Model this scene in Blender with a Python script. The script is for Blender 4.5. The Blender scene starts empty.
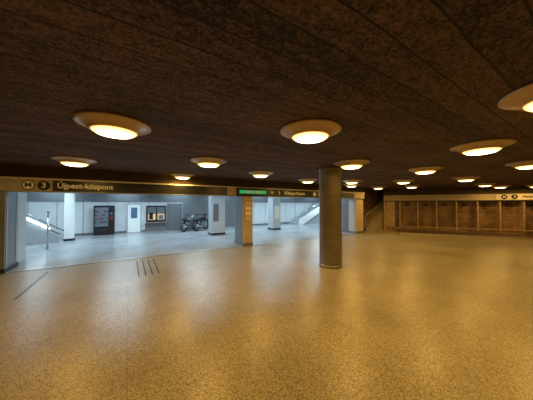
import bpy, bmesh, math, random
from mathutils import Matrix, Vector
random.seed(4)
sc = bpy.context.scene
sc.view_settings.view_transform = 'Standard'
sc.view_settings.look = 'None'
A = math.radians(32.0)
F = Matrix.Rotation(A, 4, 'Z')                 # shopfront frame: x along front, y = depth
W = Matrix.Translation((6.6, 12.05, 0)) @ Matrix.Rotation(math.radians(-23.3), 4, 'Z')
I4 = Matrix.Identity(4)
H = 2.52

# ---------------------------------------------------------------- materials
def base(name):
    m = bpy.data.materials.new(name); m.use_nodes = True
    nt = m.node_tree
    return m, nt, nt.nodes['Principled BSDF']
def N(nt, t, **k):
    n = nt.nodes.new(t)
    for a, b in k.items(): setattr(n, a, b)
    return n
def mat(name, col, rough=.5, metal=0, noise=.15, scale=12, bump=0.0, spec=.5):
    m, nt, b = base(name)
    tc = N(nt, 'ShaderNodeTexCoord'); nz = N(nt, 'ShaderNodeTexNoise')
    nz.inputs['Scale'].default_value = scale; nz.inputs['Detail'].default_value = 5
    nt.links.new(tc.outputs['Object'], nz.inputs['Vector'])
    r = N(nt, 'ShaderNodeValToRGB')
    r.color_ramp.elements[0].position = .3; r.color_ramp.elements[1].position = .7
    r.color_ramp.elements[0].color = [c*(1-noise) for c in col]+[1]
    r.color_ramp.elements[1].color = [min(1, c*(1+noise)) for c in col]+[1]
    nt.links.new(nz.outputs['Fac'], r.inputs[0]); nt.links.new(r.outputs[0], b.inputs['Base Color'])
    b.inputs['Roughness'].default_value = rough; b.inputs['Metallic'].default_value = metal
    b.inputs['Specular IOR Level'].default_value = spec
    if bump:
        bp = N(nt, 'ShaderNodeBump'); bp.inputs['Strength'].default_value = bump; bp.inputs['Distance'].default_value = .02
        nt.links.new(nz.outputs['Fac'], bp.inputs['Height']); nt.links.new(bp.outputs[0], b.inputs['Normal'])
    return m
def emit(name, col, s):
    m, nt, b = base(name)
    b.inputs['Base Color'].default_value = list(col)+[1]
    b.inputs['Emission Color'].default_value = list(col)+[1]
    b.inputs['Emission Strength'].default_value = s
    return m

def ceiling_mat():
    m, nt, b = base('board_formed_ceiling'); L = nt.links.new
    tc = N(nt, 'ShaderNodeTexCoord'); mp = N(nt, 'ShaderNodeMapping'); mp.vector_type = 'TEXTURE'
    mp.inputs['Rotation'].default_value = (0, 0, A)
    L(tc.outputs['Object'], mp.inputs['Vector'])
    sx = N(nt, 'ShaderNodeSeparateXYZ'); L(mp.outputs[0], sx.inputs[0])
    wv = N(nt, 'ShaderNodeTexNoise'); wv.inputs['Scale'].default_value = 3; L(mp.outputs[0], wv.inputs['Vector'])
    wa = N(nt, 'ShaderNodeMath', operation='MULTIPLY_ADD'); L(wv.outputs['Fac'], wa.inputs[0]); wa.inputs[1].default_value = .03; L(sx.outputs['Y'], wa.inputs[2])
    d = N(nt, 'ShaderNodeMath', operation='DIVIDE'); L(wa.outputs[0], d.inputs[0]); d.inputs[1].default_value = .22
    fr = N(nt, 'ShaderNodeMath', operation='FRACT'); L(d.outputs[0], fr.inputs[0])
    fl = N(nt, 'ShaderNodeMath', operation='FLOOR'); L(d.outputs[0], fl.inputs[0])
    wn = N(nt, 'ShaderNodeTexWhiteNoise', noise_dimensions='1D'); L(fl.outputs[0], wn.inputs['W'])
    ln = N(nt, 'ShaderNodeMath', operation='LESS_THAN'); L(fr.outputs[0], ln.inputs[0]); ln.inputs[1].default_value = .055
    mp2 = N(nt, 'ShaderNodeMapping'); mp2.inputs['Scale'].default_value = (.35, 1, 1); L(mp.outputs[0], mp2.inputs[0])
    n1 = N(nt, 'ShaderNodeTexNoise'); n1.inputs['Scale'].default_value = 24; n1.inputs['Detail'].default_value = 8; n1.inputs['Roughness'].default_value = .75
    L(mp2.outputs[0], n1.inputs['Vector'])
    n2 = N(nt, 'ShaderNodeTexNoise'); n2.inputs['Scale'].default_value = 55; n2.inputs['Detail'].default_value = 3
    L(mp.outputs[0], n2.inputs['Vector'])
    n3 = N(nt, 'ShaderNodeTexNoise'); n3.inputs['Scale'].default_value = 1.1; n3.inputs['Detail'].default_value = 4
    L(mp.outputs[0], n3.inputs['Vector'])
    ad = N(nt, 'ShaderNodeMath', operation='ADD'); L(n1.outputs['Fac'], ad.inputs[0]); L(n2.outputs['Fac'], ad.inputs[1])
    ad2 = N(nt, 'ShaderNodeMath', operation='MULTIPLY_ADD'); L(wn.outputs['Value'], ad2.inputs[0]); ad2.inputs[1].default_value = .13; L(ad.outputs[0], ad2.inputs[2])
    ad3 = N(nt, 'ShaderNodeMath', operation='MULTIPLY_ADD'); L(n3.outputs['Fac'], ad3.inputs[0]); ad3.inputs[1].default_value = .35; L(ad2.outputs[0], ad3.inputs[2])
    hf = N(nt, 'ShaderNodeMath', operation='MULTIPLY'); L(ad3.outputs[0], hf.inputs[0]); hf.inputs[1].default_value = .42
    r = N(nt, 'ShaderNodeValToRGB')
    r.color_ramp.elements[0].position = .45; r.color_ramp.elements[0].color = (.011, .006, .004, 1)
    r.color_ramp.elements[1].position = .63; r.color_ramp.elements[1].color = (.20, .115, .068, 1)
    L(hf.outputs[0], r.inputs[0])
    mx = N(nt, 'ShaderNodeMix', data_type='RGBA'); L(ln.outputs[0], mx.inputs['Factor'])
    L(r.outputs[0], mx.inputs['A']); mx.inputs['B'].default_value = (.008, .005, .003, 1)
    L(mx.outputs['Result'], b.inputs['Base Color'])
    sb = N(nt, 'ShaderNodeMath', operation='SUBTRACT'); L(hf.outputs[0], sb.inputs[0]); L(ln.outputs[0], sb.inputs[1])
    bp = N(nt, 'ShaderNodeBump'); bp.inputs['Strength'].default_value = 1; bp.inputs['Distance'].default_value = .05
    L(sb.outputs[0], bp.inputs['Height']); L(bp.outputs[0], b.inputs['Normal'])
    b.inputs['Roughness'].default_value = .8
    return m

def terrazzo(name, c0, c1, c2, rough, joint):
    m, nt, b = base(name); L = nt.links.new
    tc = N(nt, 'ShaderNodeTexCoord'); mp = N(nt, 'ShaderNodeMapping'); mp.vector_type = 'TEXTURE'
    mp.inputs['Rotation'].default_value = (0, 0, A); L(tc.outputs['Object'], mp.inputs['Vector'])
    v = N(nt, 'ShaderNodeTexVoronoi'); v.inputs['Scale'].default_value = 130; L(mp.outputs[0], v.inputs['Vector'])
    sp = N(nt, 'ShaderNodeSeparateColor'); L(v.outputs['Color'], sp.inputs[0])
    r = N(nt, 'ShaderNodeValToRGB'); r.color_ramp.interpolation = 'LINEAR'
    e = r.color_ramp.elements
    e[0].position = .05; e[0].color = list(c0)+[1]; e[1].position = .95; e[1].color = list(c2)+[1]
    x = e.new(.45); x.color = list(c1)+[1]
    L(sp.outputs[0], r.inputs[0])
    n = N(nt, 'ShaderNodeTexNoise'); n.inputs['Scale'].default_value = .9; n.inputs['Detail'].default_value = 7; L(mp.outputs[0], n.inputs['Vector'])
    r2 = N(nt, 'ShaderNodeValToRGB'); r2.color_ramp.elements[0].position = .3; r2.color_ramp.elements[0].color = (.74, .73, .70, 1)
    r2.color_ramp.elements[1].position = .65; r2.color_ramp.elements[1].color = (1.0, 1.0, 1.0, 1); L(n.outputs['Fac'], r2.inputs[0])
    m1 = N(nt, 'ShaderNodeMix', data_type='RGBA', blend_type='MULTIPLY'); m1.inputs['Factor'].default_value = 1
    L(r.outputs[0], m1.inputs['A']); L(r2.outputs[0], m1.inputs['B'])
    br = N(nt, 'ShaderNodeTexBrick'); br.offset = 0; br.inputs['Scale'].default_value = 1
    br.inputs['Brick Width'].default_value = joint; br.inputs['Row Height'].default_value = joint
    br.inputs['Mortar Size'].default_value = .005; br.inputs['Mortar Smooth'].default_value = .2
    br.inputs['Color1'].default_value = (1, 1, 1, 1); br.inputs['Color2'].default_value = (.92, .92, .92, 1); br.inputs['Mortar'].default_value = (.72, .72, .72, 1)
    L(mp.outputs[0], br.inputs['Vector'])
    m2 = N(nt, 'ShaderNodeMix', data_type='RGBA', blend_type='MULTIPLY'); m2.inputs['Factor'].default_value = 1
    L(m1.outputs['Result'], m2.inputs['A']); L(br.outputs['Color'], m2.inputs['B'])
    L(m2.outputs['Result'], b.inputs['Base Color'])
    n5 = N(nt, 'ShaderNodeTexNoise'); n5.inputs['Scale'].default_value = 3.5; n5.inputs['Detail'].default_value = 8; n5.inputs['Roughness'].default_value = .7; L(mp.outputs[0], n5.inputs['Vector'])
    mr = N(nt, 'ShaderNodeMapRange'); L(n5.outputs['Fac'], mr.inputs['Value'])
    mr.inputs['From Min'].default_value = .3; mr.inputs['From Max'].default_value = .7
    mr.inputs['To Min'].default_value = rough+.06; mr.inputs['To Max'].default_value = rough-.04
    L(mr.outputs[0], b.inputs['Roughness'])
    b.inputs['Specular IOR Level'].default_value = .5
    return m

M_CEIL = ceiling_mat()
M_FLOOR = terrazzo('terrazzo_warm', (.11, .092, .052), (.29, .25, .145), (.49, .43, .27), .335, 1.2)
M_FLOOR2 = terrazzo('terrazzo_cool_lit', (.25, .26, .27), (.36, .38, .40), (.5, .52, .54), .2, .9)  # same terrazzo, cool concourse light painted in as a paler grey
M_WALLB = mat('brown_plaster', (.08, .05, .03), .7, bump=.3)
M_WALLW = mat('pale_panel', (.66, .69, .70), .3, noise=.05, scale=3)
M_GREY = mat('grey_steel_panel', (.2, .22, .24), .3, .5, noise=.08)
M_LGREY = mat('light_grey_panel', (.48, .51, .53), .3, .2, noise=.06)
M_DARK = mat('dark_lacquer', (.010, .010, .012), .35)
M_TAN = mat('tan_enamel', (.46, .39, .29), .45, noise=.06, scale=5)
M_BRONZE = mat('bronze_tile', (.42, .30, .18), .4, .1, noise=.25, scale=6)
M_CREAM = mat('cream_enamel', (.75, .70, .60), .4, noise=.03)
M_WHITE = mat('white_paint', (.9, .9, .88), .4, noise=.02)
M_BLACK = mat('black_rubber', (.01, .01, .01), .6)
M_COL = mat('column_cladding', (.15, .128, .098), .4, .3, noise=.15, scale=6)
M_RING = mat('lamp_ring_enamel', (.52, .38, .22), .3, .4, noise=.05)
M_MARB = mat('brown_marble', (.25, .15, .08), .35, noise=.5, scale=2.2)
M_STRIP = mat('dark_granite', (.07, .05, .03), .35, noise=.4, scale=30)
M_CURB = mat('curb_stone', (.38, .31, .22), .5, noise=.2, scale=20)
M_STEEL = mat('steel', (.5, .5, .5), .3, .9, noise=.05)
M_BLUE = mat('blue_paint', (.07, .15, .26), .4, noise=.08)
M_RED = mat('red_paint', (.16, .02, .015), .3)
M_PAPER = mat('paper_notice', (.62, .5, .34), .6, noise=.12, scale=40)
M_LAMP = emit('lamp_glass_centre', (1, .84, .50), 8)
M_LAMP2 = emit('lamp_glass_mid', (1, .66, .22), 2.8)
M_LAMP3 = emit('lamp_glass_edge', (1, .52, .12), 1.1)
M_TUBE = emit('cool_tube', (.72, .90, 1), 7)
M_GREEN = emit('green_display', (.02, .40, .16), .6)
M_KIOSK = emit('kiosk_glow', (1, .55, .28), .15)
M_VEND = emit('vending_glow', (.1, .12, .16), .15)

# ---------------------------------------------------------------- mesh builder
class B:
    def __init__(s, name, M=I4):
        s.bm = bmesh.new(); s.M = M; s.name = name; s.mats = []
    def mi(s, m):
        if m not in s.mats: s.mats.append(m)
        return s.mats.index(m)
    def box(s, x0, x1, y0, y1, z0, z1, m):
        i = s.mi(m)
        v = [s.bm.verts.new(s.M @ Vector((x, y, z))) for z in (z0, z1) for x, y in ((x0, y0), (x1, y0), (x1, y1), (x0, y1))]
        for f in ((3, 2, 1, 0), (4, 5, 6, 7), (0, 1, 5, 4), (1, 2, 6, 5), (2, 3, 7, 6), (3, 0, 4, 7)):
            s.bm.faces.new([v[k] for k in f]).material_index = i
        return s
    def prism(s, pts, y0, y1, m):      # polygon in xz extruded over y
        i = s.mi(m); a = [s.bm.verts.new(s.M @ Vector((x, y0, z))) for x, z in pts]
        b = [s.bm.verts.new(s.M @ Vector((x, y1, z))) for x, z in pts]
        n = len(pts); fs = [s.bm.faces.new(a), s.bm.faces.new(b[::-1])]
        for k in range(n): fs.append(s.bm.faces.new([a[k], b[k], b[(k+1) % n], a[(k+1) % n]]))
        for f in fs: f.material_index = i
        return s
    def tube(s, p, q, r, m, r2=None, seg=12):
        i = s.mi(m); p = Vector(p); q = Vector(q); r2 = r if r2 is None else r2
        d = (q-p).normalized(); a = d.orthogonal().normalized(); b = d.cross(a)
        R = []
        for c, rr in ((p, r), (q, r2)):
            R.append([s.bm.verts.new(s.M @ (c+(a*math.cos(t)+b*math.sin(t))*rr)) for t in [2*math.pi*k/seg for k in range(seg)]])
        for k in range(seg):
            f = s.bm.faces.new([R[0][k], R[0][(k+1) % seg], R[1][(k+1) % seg], R[1][k]]); f.material_index = i; f.smooth = True
        s.bm.faces.new(R[0][::-1]).material_index = i; s.bm.faces.new(R[1]).material_index = i
        return s
    def lathe(s, c, prof, seg=48, smooth=True):   # prof: (r,z,mat for segment up to this pt)
        rings = []; c = Vector(c)
        for r, z, m in prof:
            if r < 1e-5: rings.append([s.bm.verts.new(s.M @ (c+Vector((0, 0, z))))])
            else: rings.append([s.bm.verts.new(s.M @ (c+Vector((r*math.cos(2*math.pi*k/seg), r*math.sin(2*math.pi*k/seg), z)))) for k in range(seg)])
        for j in range(1, len(prof)):
            a, b = rings[j-1], rings[j]; i = s.mi(prof[j][2])
            for k in range(seg):
                l = (k+1) % seg
                if len(a) == 1: vs = [a[0], b[k], b[l]]
                elif len(b) == 1: vs = [a[k], b[0], a[l]]
                else: vs = [a[k], b[k], b[l], a[l]]
                f = s.bm.faces.new(vs); f.material_index = i; f.smooth = smooth
        return s
    def torus(s, c, R, r, m, seg=28, sg=8):  # wheel in xz plane
        i = s.mi(m); g = []
        for k in range(seg):
            t = 2*math.pi*k/seg; row = []
            for l in range(sg):
                q = 2*math.pi*l/sg; rr = R+r*math.cos(q)
                row.append(s.bm.verts.new(s.M @ (Vector(c)+Vector((rr*math.cos(t), r*math.sin(q), rr*math.sin(t))))))
            g.append(row)
        for k in range(seg):
            for l in range(sg):
                f = s.bm.faces.new([g[k][l], g[(k+1) % seg][l], g[(k+1) % seg][(l+1) % sg], g[k][(l+1) % sg]]); f.material_index = i; f.smooth = True
        return s
    def done(s, bevel=0, parent=None):
        bmesh.ops.recalc_face_normals(s.bm, faces=s.bm.faces)
        me = bpy.data.meshes.new(s.name); s.bm.to_mesh(me); s.bm.free()
        for m in s.mats: me.materials.append(m)
        o = bpy.data.objects.new(s.name, me); sc.collection.objects.link(o)
        if bevel:
            md = o.modifiers.new('bevel', 'BEVEL'); md.width = bevel; md.segments = 2; md.limit_method = 'ANGLE'
        if parent: o.parent = parent
        return o

def text(body, M, size, m, parent, name='lettering', align='LEFT'):
    c = bpy.data.curves.new(name, 'FONT'); c.body = body; c.size = size; c.extrude = .002; c.offset = .004; c.align_x = align; c.align_y = 'CENTER'
    o = bpy.data.objects.new(name, c); sc.collection.objects.link(o)
    me = bpy.data.meshes.new_from_object(o); bpy.data.objects.remove(o)
    me.materials.clear(); me.materials.append(m)
    o = bpy.data.objects.new(name, me); sc.collection.objects.link(o)
    o.matrix_world = M @ Matrix.Rotation(math.pi/2, 4, 'X'); o.parent = parent
    return o

# ---------------------------------------------------------------- shell
B('floor').box(-14, 24, -10, 30, -.2, 0, M_FLOOR).done()
B('ceiling').box(-14, 24, -10, 30, H, H+.2, M_CEIL).done()
B('floor_concourse', F).box(-5.2, 19, 7.62, 14.6, -.05, .006, M_FLOOR2).done()
B('wall_back').box(-11.8, 19.2, -9.2, -9, 0, H, M_WALLB).done()
B('wall_left').box(-11.8, -11.6, -9, 1.6, 0, H, M_WALLB).done()
B('wall_right').box(19.0, 19.2, -9, 9.2, 0, H, M_WALLB).done()
B('wall_front_left', F).box(-9, -3.05, 7.53, 7.7, 0, H, M_WALLB).done()
b = B('wall_concourse_back', F)
b.box(-5.2, 19, 14.6, 14.8, 0, H, M_WALLW)
b.box(-5.2, 19, 14.52, 14.6, 1.72, 2.2, M_GREY)
for s_ in [x*1.0-5 for x in range(0, 24)]: b.box(s_, s_+.02, 14.59, 14.6, .1, 1.72, M_GREY)
b.box(2.9, 7.2, 14.56, 14.6, .1, 1.72, M_GREY)
b.box(-5.2, 19, 14.57, 14.6, 0, .1, M_GREY)
b.done()
B('wall_concourse_left', F).box(-5.4, -5.2, 7.7, 14.8, 0, H, M_WALLW).done()
B('wall_concourse_right', F).box(19, 19.2, 9.0, 14.8, 0, H, M_WALLW).done()
B('wall_stair_niche', F).box(11.05, 19, 8.9, 9.02, 0, H, M_MARB).box(13.7, 19, 7.75, 7.87, 0, H, M_WALLB).done()

# ---------------------------------------------------------------- shopfront pillars + sign beam
pil = B('clad_pillar', F).box(-3.05, -2.43, 7.53, 8.24, 0, 1.92, M_GREY).box(-3.07, -2.41, 7.51, 8.26, 0, .1, M_DARK)
pil.box(-2.43, -2.42, 7.6, 7.64, .1, 1.9, M_LGREY).box(-2.43, -2.42, 8.12, 8.16, .1, 1.9, M_LGREY)
pil.box(-2.9, -2.5, 8.3, 9.05, 0, 1.92, M_LGREY).done(.006)
b = B('notice_pillar', F).box(3.67, 4.07, 7.53, 8.3, 0, 1.92, M_TAN).box(3.655, 4.085, 7.515, 8.31, 0, .12, M_GREY)
b.box(3.655, 3.67, 7.6, 8.25, .12, 1.9, M_GREY)
b.box(3.72, 4.02, 7.50, 7.53, .95, 1.75, M_BRONZE)
for r_ in range(4):
    b.box(3.74, 4.0, 7.495, 7.50, .98+r_*.19, 1.13+r_*.19, [M_PAPER, M_CREAM, M_CREAM, M_PAPER][r_])
b.done(.004)
b = B('end_pillar', F).box(10.38, 11.05, 7.53, 8.45, 0, 1.92, M_TAN).box(10.36, 11.07, 7.51, 8.47, 0, .12, M_GREY)
b.box(10.365, 10.38, 7.6, 7.95, .12, 1.9, M_LGREY).box(10.365, 10.38, 8.0, 8.4, .12, 1.9, M_GREY)
b.done(.004)
b = B('wall_end_return', F).box(11.05, 11.2, 8.3, 8.9, 0, H, M_WALLB).done()
b = B('trim_fascia_beam', F)
b.box(-3.05, 11.1, 7.62, 8.2, 1.92, H, M_WALLB)
b.box(-3.05, 11.1, 7.50, 7.62, 1.90, 2.22, M_TAN)
b.box(-3.05, 11.1, 7.46, 7.64, 2.20, 2.235, M_CREAM)
b.box(-3.05, 11.1, 7.46, 7.64, 1.885, 1.91, M_GREY)
b.done(.003)
B('trim_threshold', F).box(-2.43, 10.38, 7.52, 7.62, 0, .012, M_STEEL).done()

def roundel(b, s, z, r, mout, minn):
    b.tube((s, 7.50, z), (s, 7.478, z), r, mout, seg=32); b.tube((s, 7.479, z), (s, 7.474, z), r*.84, minn, seg=32)
root = bpy.data.objects.new('direction_sign', None); sc.collection.objects.link(root)
b = B('panel', F).box(-1.62, 3.0, 7.475, 7.50, 1.925, 2.19, M_DARK)
roundel(b, -2.34, 2.055, .09, M_GREY, M_TAN); roundel(b, -2.05, 2.055, .115, M_DARK, M_WHITE); roundel(b, -1.78, 2.055, .115, M_DARK, M_BLACK)
b.done(parent=root)
def FT(s, z, d=7.472): return F @ Matrix.Translation((s, d, z))
text('M', FT(-2.05, 2.055), .16, M_DARK, root, align='CENTER'); text('3', FT(-1.78, 2.055), .19, M_WHITE, root, align='CENTER')
text('Újpest-központ', FT(-1.54, 2.06), .185, M_WHITE, root)
root2 = bpy.data.objects.new('direction_sign', None); sc.collection.objects.link(root2)
b = B('panel', F).box(4.75, 10.2, 7.475, 7.50, 1.925, 2.19, M_DARK)
for q_ in (4.95, 5.3): roundel(b, q_, 2.055, .11, M_WHITE, M_DARK)
for q_ in (7.3, 7.65): roundel(b, q_, 2.055, .11, M_TAN, M_WHITE)
b.done(parent=root2)
text('M', FT(4.95, 2.055), .15, M_WHITE, root2, align='CENTER'); text('2', FT(5.3, 2.055), .17, M_WHITE, root2, align='CENTER')
text('Kőbánya-Kispest', FT(5.55, 2.06), .17, M_WHITE, root2); text('Kijárat  Exit', FT(7.95, 2.06), .18, M_WHITE, root2)
r3 = bpy.data.objects.new('exit_display', None); sc.collection.objects.link(r3)
B('housing', F).box(3.35, 4.7, 7.40, 7.46, 1.91, 2.195, M_DARK).box(3.45, 4.6, 7.39, 7.40, 1.99, 2.12, M_GREEN).done(.004, parent=r3)
text('KIJÁRAT  EXIT', FT(4.02, 2.055, 7.386), .11, M_WHITE, r3, align='CENTER')

# ---------------------------------------------------------------- round column
B('round_column').lathe((1.67, 5.75, 0), [(0, 0, M_GREY), (.29, 0, M_GREY), (.29, .05, M_GREY), (.284, .055, M_STEEL), (.282, .06, M_COL), (.282, H-.03, M_COL), (.29, H-.03, M_COL), (.29, H, M_COL), (0, H, M_COL)], 64).done()

# ---------------------------------------------------------------- ceiling lamps
def lamp(x, y, power=19):
    r = bpy.data.objects.new('ceiling_lamp', None); sc.collection.objects.link(r)
    o = B('housing').lathe((x, y, H), [(0, 0, M_RING), (.37, 0, M_RING), (.372, -.02, M_RING), (.355, -.032, M_RING), (.33, -.035, M_RING), (.27, -.065, M_RING), (.245, -.08, M_RING), (.235, -.095, M_RING), (.225, -.095, M_RING), (.222, -.087, M_RING),
        (.222, -.087, M_LAMP3), (.213, -.10, M_LAMP3), (.195, -.115, M_LAMP2), (.17, -.125, M_LAMP2), (.13, -.135, M_LAMP), (0, -.142, M_LAMP)]).done(parent=r)
    l = bpy.data.lights.new('lamp_bulb', 'AREA'); l.shape = 'DISK'; l.size = .42; l.energy = power; l.color = (1, .535, .09)
    lo = bpy.data.objects.new('lamp_bulb', l); lo.location = (x, y, H-.145); sc.collection.objects.link(lo); lo.parent = r
L_ = [(.54, 2.71), (-1.74, 2.51), (3.34, 3.41), (2.36, 1.72), (1.87, 4.83), (-1.21, 4.6), (-3.93, 4.5), (4.09, 5.66), (5.8, 4.83), (-.17, 6.4), (-2.62, 6.85),
      (1.54, 8.2), (3.3, 8.5), (3.95, 10.2), (5.3, 8.5), (6.9, 7.6), (7.2, 10.9), (9.85, 9.9), (11.6, 10.9), (12.9, 10.5), (5.9, 11.6), (9.0, 6.3),
      (-5.0, 2.6), (-3.6, .2), (-.9, .2), (4.4, 1.2), (6.9, 2.6), (9.6, 3.6), (12.0, 6.5), (-7.6, 1.0), (1.9, -1.0), (5, -2), (-2, -2.5), (-6, -3), (9.5, 0), (2, -5), (13.5, 2.5)]  # this row is out of view, added to light the hall
for p in L_: lamp(*p)

# ---------------------------------------------------------------- right-hand niche wall
b = B('wall_niches', W)
b.box(0, 13.5, 2.35, 2.5, 0, H, M_MARB)
b.box(0, 13.5, 2.0, 2.35, 0, .2, M_MARB)
b.box(0, 13.5, 1.9, 2.35, 1.78, 2.14, M_TAN)
b.box(0, 13.5, 1.88, 2.35, 1.76, 1.80, M_DARK)
b.box(0, 13.5, 2.0, 2.35, 2.14, H, M_WALLB)
b.box(0, .1, 1.95, 2.35, 0, 1.78, M_BRONZE)
b.box(.12, .62, 2.0, 2.1, .2, 1.76, M_BRONZE)
for i in range(14):
    q = .88+.92*i
    b.box(q-.035, q+.035, 1.95, 2.35, .1, 1.78, M_BRONZE)
    if i < 13:
        b.box(q+.04, q+.88, 1.96, 2.02, .2, .26, M_BRONZE)
        b.box(q+.04, q+.88, 2.2, 2.35, 1.62, 1.76, M_MARB)
        b.box(q+.34, q+.52, 2.08, 2.2, 1.5, 1.64, M_DARK)
        for zz in (.6, 1.0, 1.4): b.box(q+.04, q+.88, 2.335, 2.35, zz, zz+.015, M_TAN)
b.done(.003)
B('raised_platform', W).box(.6, 12, .1, 1.87, 0, .05, M_STRIP).box(.6, 12, 0, .1, 0, .065, M_CURB).done()
r4 = bpy.data.objects.new('line_sign', None); sc.collection.objects.link(r4)
b = B('panel', W).box(5.3, 8.5, 1.87, 1.9, 1.83, 2.12, M_CREAM)
for q in (5.6, 6.0): b.tube((q, 1.87, 1.975), (q, 1.855, 1.975), .12, M_DARK, seg=28)
b.done(parent=r4)
text('M', W @ Matrix.Translation((5.6, 1.85, 1.975)), .15, M_WHITE, r4, align='CENTER'); text('3', W @ Matrix.Translation((6.0, 1.85, 1.975)), .15, M_WHITE, r4, align='CENTER')
text('Határ út', W @ Matrix.Translation((6.3, 1.865, 1.975)), .18, M_DARK, r4)

# staircase in niche
b = B('staircase', F)
for i in range(13): b.box(12.0+.28*i, 16.5, 7.95, 8.85, .16*i, .16*(i+1), M_CURB)
b.tube((11.9, 7.98, .9), (15.2, 7.98, 2.45), .025, M_STEEL); b.tube((11.9, 7.98, 0), (11.9, 7.98, .9), .025, M_STEEL)
b.done()

# ---------------------------------------------------------------- concourse contents
b = B('vending_machine', F).box(-1.51, -.64, 14.0, 14.5, .03, 1.52, M_DARK)
b.box(-1.45, -.9, 13.985, 14.0, .45, 1.42, M_VEND)
for z in (.62, .8, .98, 1.16):
    b.box(-1.45, -.9, 13.97, 13.985, z, z+.015, M_GREY)
    for k in range(6): b.box(-1.43+k*.09, -1.38+k*.09, 13.97, 13.985, z+.015, z+.1, random.choice([M_RED, M_DARK, M_GREY, M_DARK]))
b.box(-.86, -.68, 13.985, 14.0, .5, 1.3, M_DARK).box(-.83, -.71, 13.975, 13.985, .75, .95, M_RED).box(-.82, -.72, 13.975, 13.985, 1.05, 1.15, M_VEND).box(-1.4, -.95, 13.98, 14.0, .15, .35, M_BLACK)
for x in (-1.45, -.75): b.box(x, x+.06, 14.05, 14.45, 0, .04, M_BLACK)
b.done(.004)
b = B('kiosk_window', F).box(.85, 1.9, 14.50, 14.6, .55, 1.5, M_DARK).box(.92, 1.36, 14.49, 14.5, .64, 1.42, M_GREY).box(1.42, 1.83, 14.49, 14.5, .64, 1.42, M_GREY)
b.box(.95, 1.33, 14.485, 14.49, .68, 1.02, M_KIOSK).box(1.45, 1.8, 14.485, 14.49, .68, 1.02, M_KIOSK)
b.box(.8, 1.95, 14.25, 14.52, .5, .55, M_STEEL).box(1.0, 1.2, 14.48, 14.49, .7, 1.1, M_DARK).box(1.5, 1.75, 14.48, 14.49, .7, .95, M_GREY)
b.box(.8, 1.95, 14.54, 14.6, 0, .5, M_GREY)
b.done(.004)
b = B('door_1', F).box(1.98, 2.85, 14.5, 14.6, 0, 1.62, M_GREY).box(2.05, 2.78, 14.48, 14.5, .02, 1.56, M_GREY).tube((2.13, 14.44, .8), (2.25, 14.44, .8), .012, M_STEEL).tube((2.13, 14.44, .8), (2.13, 14.48, .8), .012, M_STEEL)
b.done()
b = B('door_2', F).box(-.1, .6, 14.5, 14.6, 0, 1.62, M_LGREY).box(-.05, .55, 14.48, 14.5, .02, 1.56, M_WHITE).box(.1, .4, 14.46, 14.48, .8, 1.4, M_BLUE)
b.done()
b = B('square_pillar', F).box(3.6, 4.3, 11.0, 11.6, 0, H, M_LGREY).box(3.58, 4.32, 10.98, 11.62, 0, .1, M_DARK).box(3.66, 3.95, 10.985, 11.0, .7, 1.6, M_GREY)
b.done(.01)
b = B('square_pillar', F).box(7.55, 8.1, 11.3, 11.9, 0, H, M_LGREY).box(7.53, 8.12, 11.28, 11.92, 0, .1, M_DARK).box(7.65, 8.0, 11.285, 11.3, .7, 1.5, M_CREAM)
b.done(.01)
b = B('square_pillar', F).box(-2.35, -2.05, 12.6, 12.9, 0, H, M_WHITE).box(-2.37, -2.03, 12.58, 12.92, 0, .1, M_DARK)
b.done(.01)
# escalator balustrade with light strip
b = B('escalator', F)
b.prism([(-4.9, 0), (-2.4, 0), (-2.4, .25), (-4.3, 1.5), (-4.9, 1.5)], 12.2, 12.26, M_LGREY)
b.prism([(-4.9, 0), (-2.4, 0), (-2.4, .25), (-4.3, 1.5), (-4.9, 1.5)], 13.2, 13.26, M_LGREY)
b.tube((-2.7, 12.15, .6), (-3.9, 12.15, 1.4), .045, M_TUBE)
for i in range(8): b.box(-4.9, -2.6-.22*i, 12.26, 13.2, .15*i, .15*(i+1), M_GREY)
b.tube((-2.4, 12.23, .35), (-4.3, 12.23, 1.62), .03, M_GREY); b.tube((-2.4, 13.23, .35), (-4.3, 13.23, 1.62), .03, M_GREY)
b.done()
b = B('steel_bollard', F).tube((-2.4, 10.6, 0), (-2.4, 10.6, 1.3), .03, M_STEEL).tube((-2.4, 10.6, 0), (-2.4, 10.6, .03), .08, M_STEEL).tube((-2.4, 10.6, 1.3), (-2.4, 10.6, 1.34), .045, M_STEEL)
b.done()
# far stairs on the right
b = B('concourse_stairs', F)
for i in range(11): b.box(11.2+.3*i, 14.8, 12.9, 14.4, .15*i, .15*(i+1), M_LGREY)
b.prism([(11.0, 0), (11.3, 0), (14.8, 1.75), (14.8, 2.15), (11.0, .45)], 12.84, 12.9, M_WHITE)
b.tube((11.0, 12.8, .8), (14.6, 12.8, 2.4), .03, M_STEEL)
b.done()

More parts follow.
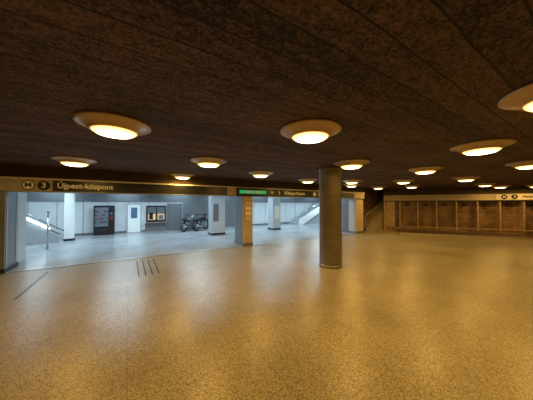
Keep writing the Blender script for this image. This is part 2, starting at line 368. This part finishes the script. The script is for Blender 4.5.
def moto(s, d, M0, paint, sz=1.0):
    M = F @ Matrix.Translation((s, d, .006)) @ Matrix.Scale(sz, 4) @ M0
    b = B('motorcycle', M)
    for x in (-.55, .55):
        b.torus((x, 0, .29), .24, .055, M_BLACK); b.torus((x, 0, .29), .185, .015, M_STEEL)
        b.tube((x, -.05, .29), (x, .05, .29), .05, M_STEEL)
        for k in range(6):
            t = k*math.pi/3; b.tube((x, 0, .29), (x+.18*math.cos(t), 0, .29+.18*math.sin(t)), .01, M_STEEL, seg=6)
    for y in (-.07, .07):
        b.tube((.55, y, .29), (.36, y, .86), .022, M_STEEL); b.tube((-.55, y, .29), (-.1, y, .36), .02, M_DARK)
        b.tube((-.5, y, .32), (-.35, y, .62), .02, M_STEEL); b.tube((-.1, y, .36), (.33, y, .72), .02, M_DARK)
        b.tube((.36, y, .88), (.27, y*4.5, .95), .016, M_DARK); b.tube((.27, y*4.5, .95), (.2, y*6, .93), .02, M_BLACK)
    b.prism([(-.18, .62), (.02, .74), (.25, .78), (.33, .68), (.1, .58)], -.11, .11, paint)
    b.prism([(-.62, .68), (-.58, .76), (-.3, .68), (-.02, .66), (-.05, .58), (-.45, .58)], -.1, .1, M_BLACK)
    b.prism([(-.12, .2), (.22, .2), (.3, .45), (.16, .58), (-.1, .55)], -.12, .12, M_GREY)
    b.prism([(.25, .58), (.45, .62), (.5, .78), (.4, .98), (.33, .9)], -.09, .09, paint)
    b.tube((.48, 0, .8), (.54, 0, .78), .07, M_CREAM, .08); b.tube((-.1, -.13, .25), (-.7, -.15, .33), .035, M_STEEL, .045)
    b.prism([(.3, .56), (.45, .63), (.7, .6), (.8, .48), (.68, .56), (.45, .58)], -.06, .06, paint)
    b.tube((0, .05, .25), (-.05, .22, 0), .012, M_STEEL)
    b.done(.006)
moto(3.75, 13.5, Matrix.Rotation(.8, 4, 'Z'), M_DARK)
moto(3.05, 13.5, Matrix.Rotation(.8, 4, 'Z'), M_GREY)

def tubelight(s, d, p):
    r = bpy.data.objects.new('fluorescent_light', None); sc.collection.objects.link(r)
    B('batten', F).box(s-.75, s+.75, d-.1, d+.1, H-.07, H-.001, M_WHITE).box(s-.72, s+.72, d-.07, d+.07, H-.09, H-.07, M_TUBE).done(parent=r)
    l = bpy.data.lights.new('tube', 'AREA'); l.shape = 'RECTANGLE'; l.size = 1.4; l.size_y = .14; l.energy = p; l.color = (.60, .84, 1)
    o = bpy.data.objects.new('tube', l); o.matrix_world = F @ Matrix.Translation((s, d, H-.1)); sc.collection.objects.link(o); o.parent = r
for d, pw in ((9.6, 46), (12.3, 76)):
    for s_ in (-3.4, -.2, 3.0, 6.2, 9.4): tubelight(s_, d, pw)
for s_ in (12.6, 15.8): tubelight(s_, 12.3, 75)

# floor marks
b = B('tactile_strips', F)
for i in range(4): b.box(.19+.135*i, .215+.135*i, 5.64, 7.2, 0, .004, M_BLACK)
b.done()
B('floor_drain', F).box(-1.63, -1.58, 5.4, 7.1, 0, .004, M_DARK).done()

# world + camera
w = bpy.data.worlds.new('world'); sc.world = w; w.use_nodes = True
w.node_tree.nodes['Background'].inputs[0].default_value = (.01, .008, .006, 1)
c = bpy.data.cameras.new('camera'); co = bpy.data.objects.new('camera', c); sc.collection.objects.link(co)
c.sensor_width = 36; c.lens = 36*220/533; c.clip_start = .05
co.location = (0, 0, 1.6); co.rotation_euler = (math.radians(91.04), 0, 0)
sc.camera = co
